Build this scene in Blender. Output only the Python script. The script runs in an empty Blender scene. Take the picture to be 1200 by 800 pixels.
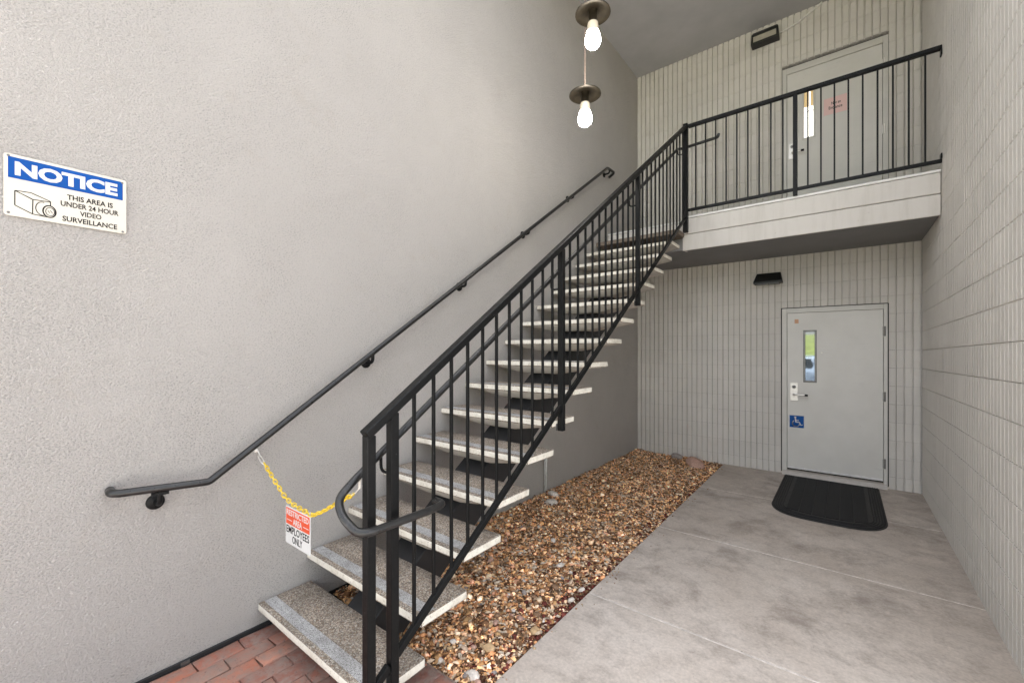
import bpy, bmesh, math, random
import numpy as np
from mathutils import Vector, Matrix
R = math.radians
random.seed(7)
rng = np.random.default_rng(11)
S = bpy.context.scene
C = S.collection

# ------------------------------------------------------------------ camera, sky, sun, exposure
cd = bpy.data.cameras.new('camera')
cam = bpy.data.objects.new('camera', cd); C.objects.link(cam)
cam.location = (0, 0, 1.557)
cam.rotation_euler = (R(90), 0, R(38.03))
cd.sensor_width = 36; cd.lens = 36*496/1200; cd.shift_y = 10/1200
cd.clip_start = 0.05; cd.clip_end = 600
S.camera = cam
TO_SUN = Vector((-0.28, 0.36, 0.89)).normalized()
SUN_EL = math.asin(TO_SUN.z); SUN_AZ = math.atan2(TO_SUN.x, TO_SUN.y)
W = bpy.data.worlds.new('World'); S.world = W; W.use_nodes = True
nt = W.node_tree; nt.nodes.clear()
sky = nt.nodes.new('ShaderNodeTexSky'); sky.sky_type = 'NISHITA'; sky.sun_disc = False
sky.sun_elevation = SUN_EL; sky.sun_rotation = SUN_AZ
sky.air_density = 1.0; sky.dust_density = 3.5; sky.ozone_density = 1.0
hs = nt.nodes.new('ShaderNodeHueSaturation'); hs.inputs['Saturation'].default_value = 0.26   # thin high haze
bg = nt.nodes.new('ShaderNodeBackground'); bg.inputs['Strength'].default_value = 0.15
ow = nt.nodes.new('ShaderNodeOutputWorld')
nt.links.new(sky.outputs[0], hs.inputs['Color']); nt.links.new(hs.outputs[0], bg.inputs[0]); nt.links.new(bg.outputs[0], ow.inputs[0])
ld = bpy.data.lights.new('sun', 'SUN'); ld.energy = 3.4; ld.angle = R(0.5); ld.color = (1, .94, .88)
sun = bpy.data.objects.new('sun', ld); C.objects.link(sun)
sun.rotation_euler = TO_SUN.to_track_quat('Z', 'Y').to_euler(); sun.location = (4, -8, 12)
S.view_settings.view_transform = 'Standard'; S.view_settings.look = 'None'
S.view_settings.exposure = 2.47; S.view_settings.gamma = 1.0
S.cycles.max_bounces = 8; S.cycles.diffuse_bounces = 6

# ------------------------------------------------------------------ place dimensions (metres)
XL, XR, YB, ZC = -2.513, .675, 6.357, 5.765      # stucco wall, side wall, back wall, ceiling
RISE, RUN, Y1 = .1835, .2667, .963               # stair
COURSE, JZ, RIB = .2032, .1366, .0677            # block courses, first joint, rib pitch

# ------------------------------------------------------------------ materials
def newmat(name):
    m = bpy.data.materials.new(name); m.use_nodes = True
    n = m.node_tree.nodes; b = n['Principled BSDF']
    return m, m.node_tree, n, b
def nd(t, kind, **kw):
    x = t.nodes.new(kind)
    for k, v in kw.items():
        if k in x.inputs.keys(): x.inputs[k].default_value = v
        else: setattr(x, k, v)
    return x
def ramp(t, src, stops):
    r = t.nodes.new('ShaderNodeValToRGB'); e = r.color_ramp.elements
    while len(e) < len(stops): e.new(.5)
    for q, (p, c) in zip(e, stops):
        q.position = p; q.color = (*c, 1) if len(c) == 3 else c
    t.links.new(src, r.inputs[0]); return r
def g3(v): return (v, v, v)
def noise(t, vec, scale, detail=4, rough=.55, dist=0):
    x = nd(t, 'ShaderNodeTexNoise', Scale=scale, Detail=detail, Roughness=rough, Distortion=dist)
    t.links.new(vec, x.inputs['Vector']); return x
def mix(t, a, b, fac, mode='MIX'):
    x = t.nodes.new('ShaderNodeMix'); x.data_type = 'RGBA'; x.blend_type = mode
    for i, v in ((0, fac), (6, a), (7, b)):
        if hasattr(v, 'links') or hasattr(v, 'is_linked'): t.links.new(v, x.inputs[i])
        elif i == 0: x.inputs[0].default_value = v
        else: x.inputs[i].default_value = (*v, 1)
    return x.outputs[2]
def pos(t): return t.nodes.new('ShaderNodeNewGeometry').outputs['Position']
def mapping(t, vec, scale=(1,1,1), rot=(0,0,0)):
    m = t.nodes.new('ShaderNodeMapping'); m.inputs['Scale'].default_value = scale; m.inputs['Rotation'].default_value = rot
    t.links.new(vec, m.inputs['Vector']); return m.outputs[0]
def bump(t, b, height, strength, dist):
    x = nd(t, 'ShaderNodeBump', Strength=strength, Distance=dist)
    t.links.new(height, x.inputs['Height']); t.links.new(x.outputs[0], b.inputs['Normal']); return x
def madd(t, a, b, op='ADD'):
    x = t.nodes.new('ShaderNodeMath'); x.operation = op
    for i, v in enumerate((a, b)):
        if isinstance(v, (int, float)): x.inputs[i].default_value = v
        else: t.links.new(v, x.inputs[i])
    return x.outputs[0]

def m_simple(name, col, rough=.5, metal=0, var=.12, vscale=9, bmp=0, bscale=60, spec=.5):
    m, t, n, b = newmat(name); p = pos(t)
    nz = noise(t, p, vscale, 5)
    lo = tuple(c*(1-var) for c in col); hi = tuple(min(1, c*(1+var)) for c in col)
    r = ramp(t, nz.outputs['Fac'], [(.3, lo), (.7, hi)])
    t.links.new(r.outputs[0], b.inputs['Base Color'])
    b.inputs['Roughness'].default_value = rough; b.inputs['Metallic'].default_value = metal
    b.inputs['Specular IOR Level'].default_value = spec
    if bmp:
        bz = noise(t, p, bscale, 4); bump(t, b, bz.outputs['Fac'], bmp, .004)
    return m

def m_paint_wall(name, col, coarse, bstr, bdist, dirt=.18):
    """painted masonry: mottled paint, faint stains, relief"""
    m, t, n, b = newmat(name); p = pos(t)
    big = noise(t, p, .9, 5, .6, .4); mid = noise(t, p, 5.5, 6, .65, .6)
    c1 = mix(t, tuple(c*(1-dirt*.55) for c in col), tuple(c*1.03 for c in col), ramp(t, big.outputs['Fac'], [(.32, g3(0)), (.62, g3(1))]).outputs[0])
    c2 = mix(t, c1, tuple(c*(1-dirt) for c in (col[0]*1.0, col[1]*.97, col[2]*.93)), ramp(t, mid.outputs['Fac'], [(.56, g3(0)), (.78, g3(.55))]).outputs[0])
    spk = noise(t, p, 260, 2); pits = ramp(t, spk.outputs['Fac'], [(.66, g3(0)), (.75, g3(.55))]).outputs[0]
    c3 = mix(t, c2, tuple(c*.55 for c in col), pits)
    t.links.new(c3, b.inputs['Base Color']); b.inputs['Roughness'].default_value = .85; b.inputs['Specular IOR Level'].default_value = .3
    return m, t, b, p

M = {}
# trowelled stucco: short slanted ridges over a fine sand grain
m, t, b, p = m_paint_wall('painted_stucco', (.72, .68, .64), 60, 1, .006, .07)
v1 = mapping(t, p, (1, .8, 1.25), (R(35), 0, 0))
a1 = noise(t, v1, 150, 4, .62); a3 = noise(t, p, 480, 2, .6); a4 = noise(t, p, 62, 3, .6)
rid = a1.outputs['Fac']
rr = ramp(t, rid, [(.36, g3(0)), (.62, g3(1))]).outputs[0]
tr0 = noise(t, mapping(t, p, (1, .55, 1.5), (R(28), 0, 0)), 15, 4, .6, .4)
hh = madd(t, madd(t, rr, madd(t, tr0.outputs['Fac'], 1.5, 'MULTIPLY')), madd(t, madd(t, a3.outputs['Fac'], .35, 'MULTIPLY'), madd(t, a4.outputs['Fac'], .6, 'MULTIPLY')))
bump(t, b, hh, 1.0, .0095)
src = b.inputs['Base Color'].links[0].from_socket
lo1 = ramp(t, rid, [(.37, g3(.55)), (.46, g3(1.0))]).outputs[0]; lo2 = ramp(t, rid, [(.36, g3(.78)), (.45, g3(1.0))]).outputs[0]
low = mix(t, lo2, lo1, ramp(t, noise(t, p, 2.4, 4, .65, .3).outputs['Fac'], [(.42, g3(0)), (.66, g3(1))]).outputs[0])     # relief shade put into the colour: stucco valleys painted darker
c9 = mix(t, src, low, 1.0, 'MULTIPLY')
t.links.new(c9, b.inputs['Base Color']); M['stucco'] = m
def block_mat(name, col):
    m, t, b, p = m_paint_wall(name, col, 60, 1, .004, .16)
    oi = t.nodes.new('ShaderNodeObjectInfo')
    src = b.inputs['Base Color'].links[0].from_socket
    var = ramp(t, oi.outputs['Random'], [(0, g3(.97)), (1, g3(1.02))]).outputs[0]
    t.links.new(mix(t, src, var, 1.0, 'MULTIPLY'), b.inputs['Base Color'])
    z1 = noise(t, p, 120, 4, .7); z2 = noise(t, p, 22, 3, .6)
    bump(t, b, madd(t, z1.outputs['Fac'], madd(t, z2.outputs['Fac'], .8, 'MULTIPLY')), .55, .004)
    return m
M['block'] = block_mat('painted_block', (.66, .63, .585))
M['mortar'] = m_simple('painted_mortar', (.44, .42, .395), .9, 0, .25, 30, .5, 120)
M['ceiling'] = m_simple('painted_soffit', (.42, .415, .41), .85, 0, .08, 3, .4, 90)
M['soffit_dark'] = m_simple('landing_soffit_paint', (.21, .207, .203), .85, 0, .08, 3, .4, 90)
M['trim'] = m_simple('painted_fascia_board', (.60, .575, .545), .55, 0, .06, 4, .12, 30)
m, t, n, b = newmat('weathered_fascia'); p = pos(t)
q = noise(t, mapping(t, p, (9, 9, .8)), 1.6, 5, .65); q2 = noise(t, p, 30, 4, .7)
f1 = mix(t, (.61, .58, .545), (.52, .49, .45), ramp(t, q.outputs['Fac'], [(.45, g3(0)), (.72, g3(.8))]).outputs[0])
t.links.new(mix(t, f1, (.36, .33, .29), ramp(t, q2.outputs['Fac'], [(.66, g3(0)), (.76, g3(.6))]).outputs[0]), b.inputs['Base Color']); b.inputs['Roughness'].default_value = .6
bump(t, b, q2.outputs['Fac'], .15, .002); M['trim'] = m
M['flash'] = m_simple('pale_edge_flashing', (.74, .73, .71), .4, 0, .08, 8)
m, t, n, b = newmat('grey_door_paint'); p = pos(t)
d0 = ramp(t, noise(t, p, 3, 5, .6).outputs['Fac'], [(.3, (.63, .61, .57)), (.7, (.69, .67, .63))]).outputs[0]
sc1 = ramp(t, noise(t, mapping(t, p, (2.2, 1, 75), (0, R(1.5), 0)), 1.3, 3, .5).outputs['Fac'], [(.66, g3(0)), (.70, g3(.5))]).outputs[0]
msk = ramp(t, noise(t, p, 2.1, 4, .7).outputs['Fac'], [(.50, g3(0)), (.62, g3(.8))]).outputs[0]
d1_ = mix(t, d0, (.42, .40, .37), madd(t, sc1, msk, 'MULTIPLY'))
sc2 = ramp(t, noise(t, p, 48, 3, .6).outputs['Fac'], [(.70, g3(0)), (.75, g3(.5))]).outputs[0]
t.links.new(mix(t, d1_, (.38, .36, .33), sc2), b.inputs['Base Color']); b.inputs['Roughness'].default_value = .45
bump(t, b, noise(t, p, 11, 3).outputs['Fac'], .06, .004); M['door'] = m
M['frame'] = m_simple('door_frame_paint', (.62, .60, .56), .45, 0, .05, 6)
M['dark_gap'] = m_simple('dark_joint', (.03, .028, .025), .9)
M['sweep'] = m_simple('pale_door_sweep', (.72, .71, .69), .4, 0, .12, 25)
M['threshold'] = m_simple('aluminium_threshold', (.62, .58, .54), .5, .25, .1, 20)
M['steel'] = m_simple('brushed_lock_steel', (.78, .75, .70), .36, .45, .08, 40)
M['steel_dark'] = m_simple('dark_steel', (.16, .155, .15), .4, .7, .1, 30)
M['black'] = m_simple('black_lamp_housing', (.012, .012, .012), .5, 0, .2, 20)
M['blackbox'] = m_simple('black_stringer_paint', (.012, .012, .013), .6, 0, .3, 12)
M['rail'] = None
m, t, n, b = newmat('black_rail_paint'); p = pos(t)
q = ramp(t, noise(t, p, 55, 4, .7).outputs['Fac'], [(.35, (.0032, .0034, .0036)), (.62, (.0058, .006, .0062)), (.8, (.014, .014, .014))])
wear = ramp(t, noise(t, p, 130, 3, .6).outputs['Fac'], [(.71, g3(0)), (.75, g3(.8))]).outputs[0]
t.links.new(mix(t, q.outputs[0], (.2, .19, .18), wear), b.inputs['Base Color'])
rg = ramp(t, noise(t, p, 30, 3).outputs['Fac'], [(.3, g3(.34)), (.7, g3(.52))]); t.links.new(rg.outputs[0], b.inputs['Roughness'])
bump(t, b, noise(t, p, 160, 3).outputs['Fac'], .12, .002); b.inputs['Specular IOR Level'].default_value = .20; M['rail'] = m
m, t, n, b = newmat('worn_pipe_paint'); p = pos(t)
q = ramp(t, noise(t, mapping(t, p, (1, 1, 1)), 24, 5, .7).outputs['Fac'], [(.35, (.009, .009, .009)), (.6, (.018, .0175, .017)), (.78, (.05, .046, .042))])
t.links.new(q.outputs[0], b.inputs['Base Color'])
rg = ramp(t, noise(t, p, 40, 3).outputs['Fac'], [(.3, g3(.25)), (.7, g3(.42))]); t.links.new(rg.outputs[0], b.inputs['Roughness'])
M['pipe'] = m
# exposed aggregate tread
def m_aggregate(name, cols, scale, tint=1.0):
    m, t, n, b = newmat(name); p = pos(t)
    v = nd(t, 'ShaderNodeTexVoronoi', Scale=scale, Randomness=1.0); t.links.new(p, v.inputs['Vector'])
    sep = t.nodes.new('ShaderNodeSeparateColor'); t.links.new(v.outputs['Color'], sep.inputs[0])
    r = ramp(t, sep.outputs[0], cols); r.color_ramp.interpolation = 'CONSTANT'
    big = noise(t, p, 7, 4, .6)
    dk = mix(t, r.outputs[0], (.05, .042, .034), ramp(t, big.outputs['Fac'], [(.42, g3(.15)), (.75, g3(.55))]).outputs[0])
    gap = ramp(t, v.outputs['Distance'], [(.42, g3(0)), (.8, g3(.75))]).outputs[0]
    t.links.new(mix(t, dk, (.15, .13, .11), gap), b.inputs['Base Color'])
    b.inputs['Roughness'].default_value = .8
    inv = madd(t, 1.0, v.outputs['Distance'], 'SUBTRACT'); bump(t, b, inv, .8, .003)
    return m
M['agg'] = m_aggregate('exposed_aggregate', [(0, (.27, .21, .15)), (.18, (.42, .34, .26)), (.36, (.56, .48, .39)), (.52, (.16, .125, .10)), (.68, (.40, .35, .29)), (.84, (.58, .54, .47)), (.93, (.24, .15, .09))], 165)
M['grip'] = m_aggregate('grey_grip_strip', [(0, (.48, .48, .48)), (.25, (.68, .68, .68)), (.5, (.58, .58, .58)), (.72, (.80, .80, .79)), (.9, (.16, .16, .16))], 330)
m, t, n, b = newmat('cream_tread_paint'); p = pos(t)
base = ramp(t, noise(t, p, 14, 6, .7).outputs['Fac'], [(.3, (.60, .55, .46)), (.55, (.78, .74, .65)), (.8, (.82, .79, .71))]).outputs[0]
ch = ramp(t, noise(t, p, 75, 4, .7).outputs['Fac'], [(.57, g3(0)), (.70, g3(.8))]).outputs[0]
t.links.new(mix(t, base, (.33, .28, .225), ch), b.inputs['Base Color']); b.inputs['Roughness'].default_value = .7
bump(t, b, noise(t, p, 90, 4).outputs['Fac'], .5, .003); M['cream'] = m
M['tread_under'] = m_simple('concrete_underside', (.50, .47, .42), .85, 0, .15, 8, .4, 80)
M['brown_tread'] = m_simple('dark_brown_board', (.17, .135, .105), .7, 0, .25, 12, .3, 40)
# concrete slabs
m, t, n, b = newmat('stained_concrete'); p = pos(t)
big = noise(t, p, 1.1, 6, .66, .15); mid = noise(t, p, 2.3, 8, .72, .25); fine = noise(t, p, 60, 4, .7); m3 = noise(t, mapping(t, p, (1, 1.25, 1), (0, 0, R(30))), 8.5, 7, .74, .2)
c1 = mix(t, (.52, .445, .38), (.64, .57, .505), ramp(t, big.outputs['Fac'], [(.35, g3(0)), (.62, g3(1))]).outputs[0])
c1 = mix(t, c1, (.33, .28, .24), ramp(t, m3.outputs['Fac'], [(.48, g3(0)), (.70, g3(.55))]).outputs[0])
c2 = mix(t, c1, (.27, .225, .19), ramp(t, mid.outputs['Fac'], [(.50, g3(0)), (.66, g3(.75))]).outputs[0])
xyz = t.nodes.new('ShaderNodeSeparateXYZ'); t.links.new(p, xyz.inputs[0])
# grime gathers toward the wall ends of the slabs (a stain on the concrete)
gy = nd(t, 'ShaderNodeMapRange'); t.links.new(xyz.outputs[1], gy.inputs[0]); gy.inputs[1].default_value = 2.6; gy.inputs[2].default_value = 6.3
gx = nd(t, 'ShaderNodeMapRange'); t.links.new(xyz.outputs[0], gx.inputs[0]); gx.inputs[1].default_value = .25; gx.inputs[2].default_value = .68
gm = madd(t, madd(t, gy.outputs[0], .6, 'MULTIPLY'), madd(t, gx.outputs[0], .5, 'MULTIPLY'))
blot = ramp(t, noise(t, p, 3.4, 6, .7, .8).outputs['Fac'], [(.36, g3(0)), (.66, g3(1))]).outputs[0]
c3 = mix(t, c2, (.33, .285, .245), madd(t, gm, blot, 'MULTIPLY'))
sp = ramp(t, noise(t, p, 38, 3, .6).outputs['Fac'], [(.68, g3(0)), (.75, g3(.5))]).outputs[0]
c4 = mix(t, c3, (.13, .11, .095), sp)
red = ramp(t, noise(t, p, 1.7, 4, .7, .3).outputs['Fac'], [(.66, g3(0)), (.75, g3(.35))]).outputs[0]
rs = ramp(t, noise(t, p, 70, 3, .7).outputs['Fac'], [(.52, g3(0)), (.62, g3(1))]).outputs[0]
c5 = mix(t, c4, (.25, .10, .075), madd(t, red, rs, 'MULTIPLY'))
fv = ramp(t, fine.outputs['Fac'], [(.3, g3(.80)), (.7, g3(1.08))]).outputs[0]
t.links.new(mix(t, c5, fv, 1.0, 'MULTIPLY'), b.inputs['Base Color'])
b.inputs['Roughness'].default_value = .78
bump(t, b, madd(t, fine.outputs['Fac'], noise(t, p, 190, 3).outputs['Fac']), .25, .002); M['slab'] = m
M['joint'] = m_simple('pale_joint_filler', (.70, .64, .58), .8, 0, .3, 25)
# bricks
m, t, n, b = newmat('red_paver'); p = pos(t)
oi = t.nodes.new('ShaderNodeObjectInfo')
bc = ramp(t, oi.outputs['Random'], [(0, (.21, .085, .062)), (.25, (.35, .125, .08)), (.5, (.42, .155, .095)), (.75, (.28, .165, .13)), (1, (.46, .19, .12))]).outputs[0]
gr = ramp(t, noise(t, p, 16, 6, .7, .4).outputs['Fac'], [(.38, g3(.05)), (.60, g3(.8))]).outputs[0]
b2 = mix(t, bc, (.25, .195, .165), gr)
t.links.new(mix(t, b2, (.10, .06, .05), ramp(t, noise(t, p, 60, 4, .7).outputs['Fac'], [(.58, g3(0)), (.72, g3(.7))]).outputs[0]), b.inputs['Base Color'])
b.inputs['Roughness'].default_value = .85; bump(t, b, noise(t, p, 45, 5, .7).outputs['Fac'], .8, .005); M['brick'] = m
M['sand'] = m_simple('joint_sand', (.24, .175, .14), .95, 0, .3, 40, .6, 150)
M['soil'] = m_simple('soil_and_leaf_crumbs', (.24, .155, .09), .95, 0, .45, 45, .8, 120)
def m_attr(name, rough=.75):
    m, t, n, b = newmat(name)
    a = t.nodes.new('ShaderNodeAttribute'); a.attribute_name = 'tone'; p = pos(t)
    nz = ramp(t, noise(t, p, 130, 4, .7).outputs['Fac'], [(.3, g3(.72)), (.7, g3(1.15))]).outputs[0]
    t.links.new(mix(t, a.outputs['Color'], nz, 1.0, 'MULTIPLY'), b.inputs['Base Color'])
    b.inputs['Roughness'].default_value = rough; b.inputs['Specular IOR Level'].default_value = .18; return m
M['gravel'] = m_attr('gravel_stone', .95)
def m_stone(name, col): return m_simple(name, col, .75, 0, .25, 55, .5, 90)
M['stoneA'] = m_stone('tan_stone', (.58, .43, .31)); M['stoneB'] = m_stone('pale_stone', (.70, .63, .56))
M['stoneC'] = m_stone('brown_stone', (.26, .155, .09)); M['stoneD'] = m_stone('ochre_stone', (.52, .35, .19)); M['stoneE'] = m_stone('grey_stone', (.33, .29, .27)); M['stoneF'] = m_stone('pink_stone', (.50, .31, .24))
# rubber mat
M['rubber_dust'] = m_simple('dusty_rubber', (.030, .029, .027), .75, 0, .4, 40, .4, 200)
M['rubber'] = m_simple('black_rubber', (.013, .013, .014), .7, 0, .4, 60, .7, 220, spec=.3)
# signs
M['sign_white'] = m_simple('sign_cream_white', (.56, .53, .46), .35, 0, .03, 4, spec=.08)
M['sign_white2'] = m_simple('sign_white', (.60, .60, .59), .35, 0, .03, 4, spec=.08)
M['sign_blue'] = m_simple('sign_blue', (.008, .066, .27), .3, 0, .06, 6, spec=.08)
M['isa_blue'] = m_simple('access_sign_blue', (.012, .085, .31), .3, 0, .06, 6, spec=.08)
M['sign_red'] = m_simple('sign_orange_red', (.62, .085, .035), .35, 0, .06, 8, spec=.08)
M['ink'] = m_simple('sign_ink', (.012, .011, .011), .6, spec=.08)
M['pink'] = m_simple('pink_paper', (.80, .56, .54), .8, 0, .03, 5)
M['orange'] = m_simple('faded_orange_sticker', (.62, .36, .22), .7, 0, .06, 30)
M['yellow'] = m_simple('yellow_plastic', (.72, .50, .02), .35, 0, .12, 60)
M['galv'] = m_simple('galvanised_pipe', (.52, .52, .51), .4, .6, .15, 30)
M['cable'] = m_simple('painted_cable', (.72, .70, .66), .6, 0, .1, 30)
M['bronze'] = m_simple('dark_bronze_shade', (.032, .025, .015), .42, .5, .4, 30)
M['bronze_rim'] = m_simple('dusty_shade_top', (.46, .42, .33), .7, 0, .35, 40)
M['socket'] = m_simple('ivory_socket', (.66, .58, .45), .4, 0, .08, 20)
M['cord'] = m_simple('copper_cord', (.20, .15, .12), .45, .3, .15, 40)
def m_emit(name, col, strength):
    m, t, n, b = newmat(name)
    b.inputs['Base Color'].default_value = (*col, 1); b.inputs['Emission Color'].default_value = (*col, 1)
    b.inputs['Emission Strength'].default_value = strength; b.inputs['Roughness'].default_value = .3; return m
M['bulb'] = m_emit('lit_bulb', (1, .95, .88), 15.0)
M['lit_white'] = m_emit('lit_corridor', (1, .97, .90), .5)
M['lit_gold'] = m_emit('lit_wood_door', (.36, .26, .12), .28)
M['lens'] = m_simple('cream_lamp_lens', (.42, .39, .32), .3, 0, .12, 20)
M['lens_dark'] = m_simple('dark_lamp_lens', (.05, .05, .048), .25)
m, t, n, b = newmat('mirror_film_glass'); b.inputs['Base Color'].default_value = (.34, .36, .36, 1); b.inputs['Metallic'].default_value = 1; b.inputs['Roughness'].default_value = .03
bump(t, b, noise(t, pos(t), 3, 2).outputs['Fac'], .05, .02); M['film'] = m
m, t, n, b = newmat('window_glass'); b.inputs['Base Color'].default_value = (1, 1, 1, 1); b.inputs['Roughness'].default_value = .02; b.inputs['Transmission Weight'].default_value = 1; b.inputs['IOR'].default_value = 1.45; M['glass'] = m
M['bounce_yard'] = m_simple('pale_bounce_concrete', (.45, .425, .415), .9, 0, .25, 6, .5, 120)  # unseen yard, made pale as a reflector to bounce sunlight into the alcove
M['lawn'] = m_simple('lawn_grass', (.11, .135, .035), .9, 0, .35, 3, .8, 25)
M['hedge'] = m_simple('hedge_leaves', (.035, .05, .018), .8, 0, .4, 6)
M['car'] = m_simple('silver_blue_car_paint', (.16, .20, .26), .25, .4, .03, 4)
M['carglass'] = m_simple('car_glass', (.03, .035, .04), .05)
M['tyre'] = m_simple('tyre_rubber', (.02, .02, .02), .8)
M['carlamp'] = m_simple('car_lamp', (.7, .7, .7), .1)

# ------------------------------------------------------------------ mesh helpers
WL = {}
def wloc(o): return WL.get(o.name, Vector((0, 0, 0))) if o else Vector((0, 0, 0))
def tag(o, label=None, cat=None, group=None, kind=None):
    if label: o['label'] = label
    if cat: o['category'] = cat
    if group: o['group'] = group
    if kind: o['kind'] = kind
    return o
def thing(name, loc, label, cat, group=None):
    o = bpy.data.objects.new(name, None); o.empty_display_size = .1; C.objects.link(o)
    o.location = loc; WL[o.name] = Vector(loc); return tag(o, label, cat, group)
def link(name, me, parent=None, loc=None):
    """link mesh data as an object; loc is the world place"""
    o = bpy.data.objects.new(name, me); C.objects.link(o)
    L = Vector(loc) if loc is not None else wloc(parent)
    if parent: o.parent = parent; o.location = L - wloc(parent)
    else: o.location = L
    WL[o.name] = L; return o
class MB:
    def __init__(s): s.v = []; s.f = []; s.m = []
    def add(s, vs, fs, mi=0):
        k = len(s.v); s.v += [Vector(x) for x in vs]
        for f in fs: s.f.append([i+k for i in f]); s.m.append(mi)
        return s
    def obox(s, c, ax, ay, az, mi=0):
        c = Vector(c); ax, ay, az = Vector(ax), Vector(ay), Vector(az)
        vs = [c+ax*i+ay*j+az*k for k in (-1, 1) for j in (-1, 1) for i in (-1, 1)]
        return s.add(vs, [(0,2,3,1), (4,5,7,6), (0,1,5,4), (2,6,7,3), (0,4,6,2), (1,3,7,5)], mi)
    def box(s, x0, x1, y0, y1, z0, z1, mi=0):
        return s.obox(((x0+x1)/2, (y0+y1)/2, (z0+z1)/2), ((x1-x0)/2, 0, 0), (0, (y1-y0)/2, 0), (0, 0, (z1-z0)/2), mi)
    def bar(s, p0, p1, w, h, up=(0, 0, 1), mi=0):
        p0, p1 = Vector(p0), Vector(p1); d = (p1-p0); L = d.length; d.normalize(); up = Vector(up)
        sx = d.cross(up).normalized(); uz = sx.cross(d).normalized()
        return s.obox((p0+p1)/2, sx*w/2, d*L/2, uz*h/2, mi)
    def tube(s, pts, r, n=12, closed=False, cap=True, mi=0):
        pts = [Vector(p) for p in pts]; N = len(pts); rings = []
        rs = r if isinstance(r, (list, tuple)) else [r]*N
        def tan(i):
            if closed: return (pts[(i+1) % N]-pts[i-1]).normalized()
            a = pts[max(i-1, 0)]; c = pts[min(i+1, N-1)]
            if 0 < i < N-1: return ((pts[i]-a).normalized()+(c-pts[i]).normalized()).normalized()
            return (c-a).normalized()
        tt = tan(0); ref = Vector((0, 0, 1)) if abs(tt.z) < .9 else Vector((1, 0, 0))
        nx = tt.cross(ref).normalized(); k = len(s.v)
        for i in range(N):
            ti = tan(i); nx = (nx-ti*nx.dot(ti)).normalized(); ny = ti.cross(nx)
            for j in range(n):
                a = 2*math.pi*j/n; s.v.append(pts[i]+(nx*math.cos(a)+ny*math.sin(a))*rs[i])
        for i in range(N if closed else N-1):
            for j in range(n):
                a, b_ = k+i*n+j, k+i*n+(j+1) % n; c, d = k+((i+1) % N)*n+(j+1) % n, k+((i+1) % N)*n+j
                s.f.append([a, b_, c, d]); s.m.append(mi)
        if cap and not closed:
            s.f.append([k+j for j in range(n)][::-1]); s.m.append(mi)
            s.f.append([k+(N-1)*n+j for j in range(n)]); s.m.append(mi)
        return s
    def prism(s, poly, o, ex, ey, n0, n1, mi=0, side=None):
        """poly in (ex, ey) coordinates extruded along the normal from n0 to n1"""
        o, ex, ey = Vector(o), Vector(ex), Vector(ey); nn = ex.cross(ey); K = len(poly)
        vs = [o+ex*a+ey*b+nn*n0 for a, b in poly]+[o+ex*a+ey*b+nn*n1 for a, b in poly]
        s.add(vs, [tuple(range(K))[::-1], tuple(range(K, 2*K))], mi)
        k = len(s.v)-2*K
        for i in range(K):
            j = (i+1) % K; s.f.append([k+i, k+j, k+K+j, k+K+i]); s.m.append(mi if side is None else side)
        return s
    def lathe(s, prof, o, ax=(0, 0, 1), n=24, mi=0):
        o, ax = Vector(o), Vector(ax).normalized()
        ref = Vector((1, 0, 0)) if abs(ax.x) < .9 else Vector((0, 1, 0))
        e1 = ax.cross(ref).normalized(); e2 = ax.cross(e1); k = len(s.v)
        for r, h in prof:
            for j in range(n):
                a = 2*math.pi*j/n; s.v.append(o+ax*h+(e1*math.cos(a)+e2*math.sin(a))*r)
        for i in range(len(prof)-1):
            for j in range(n):
                s.f.append([k+i*n+j, k+i*n+(j+1) % n, k+(i+1)*n+(j+1) % n, k+(i+1)*n+j]); s.m.append(mi)
        return s
    def mesh(s, name, mats, origin=(0, 0, 0), smooth=False, bevel=0, seg=1):
        me = bpy.data.meshes.new(name); o = Vector(origin)
        me.from_pydata([tuple(v-o) for v in s.v], [], s.f)
        for mm in (mats if isinstance(mats, (list, tuple)) else [mats]): me.materials.append(mm)
        me.polygons.foreach_set('material_index', s.m)
        bm = bmesh.new(); bm.from_mesh(me); bmesh.ops.recalc_face_normals(bm, faces=bm.faces)
        if bevel:
            es = [e for e in bm.edges if len(e.link_faces) == 2 and e.calc_face_angle(0) > .5]
            bmesh.ops.bevel(bm, geom=es, offset=bevel, segments=seg, affect='EDGES', profile=.5, clamp_overlap=True)
        bm.to_mesh(me); bm.free()
        if smooth:
            me.polygons.foreach_set('use_smooth', [True]*len(me.polygons)); me.set_sharp_from_angle(angle=R(40))
        me.update(); return me
    def build(s, name, mats, parent=None, loc=None, **kw):
        L = Vector(loc) if loc is not None else wloc(parent)
        return link(name, s.mesh(name, mats, L, **kw), parent, L)
def rounded(pts, r, n=5):
    pts = [Vector(p) for p in pts]; out = [pts[0]]
    for i in range(1, len(pts)-1):
        a, b, c = pts[i-1], pts[i], pts[i+1]; d1, d2 = (a-b), (c-b)
        q = min(r, d1.length*.45, d2.length*.45); p0 = b+d1.normalized()*q; p1 = b+d2.normalized()*q
        for k in range(n+1):
            u = k/n; out.append(p0*(1-u)**2+b*2*u*(1-u)+p1*u*u)
    out.append(pts[-1]); return out
EXW, EZ = Vector((0, 1, 0)), Vector((0, 0, 1)); EXB = Vector((1, 0, 0))
def rrect(x0, y0, x1, y1, r=0, n=4):
    if not r: return [(x0, y0), (x1, y0), (x1, y1), (x0, y1)]
    out = []
    for cx, cy, a0 in ((x1-r, y0+r, -90), (x1-r, y1-r, 0), (x0+r, y1-r, 90), (x0+r, y0+r, 180)):
        for k in range(n+1):
            a = R(a0+90*k/n); out.append((cx+r*math.cos(a), cy+r*math.sin(a)))
    return out
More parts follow.
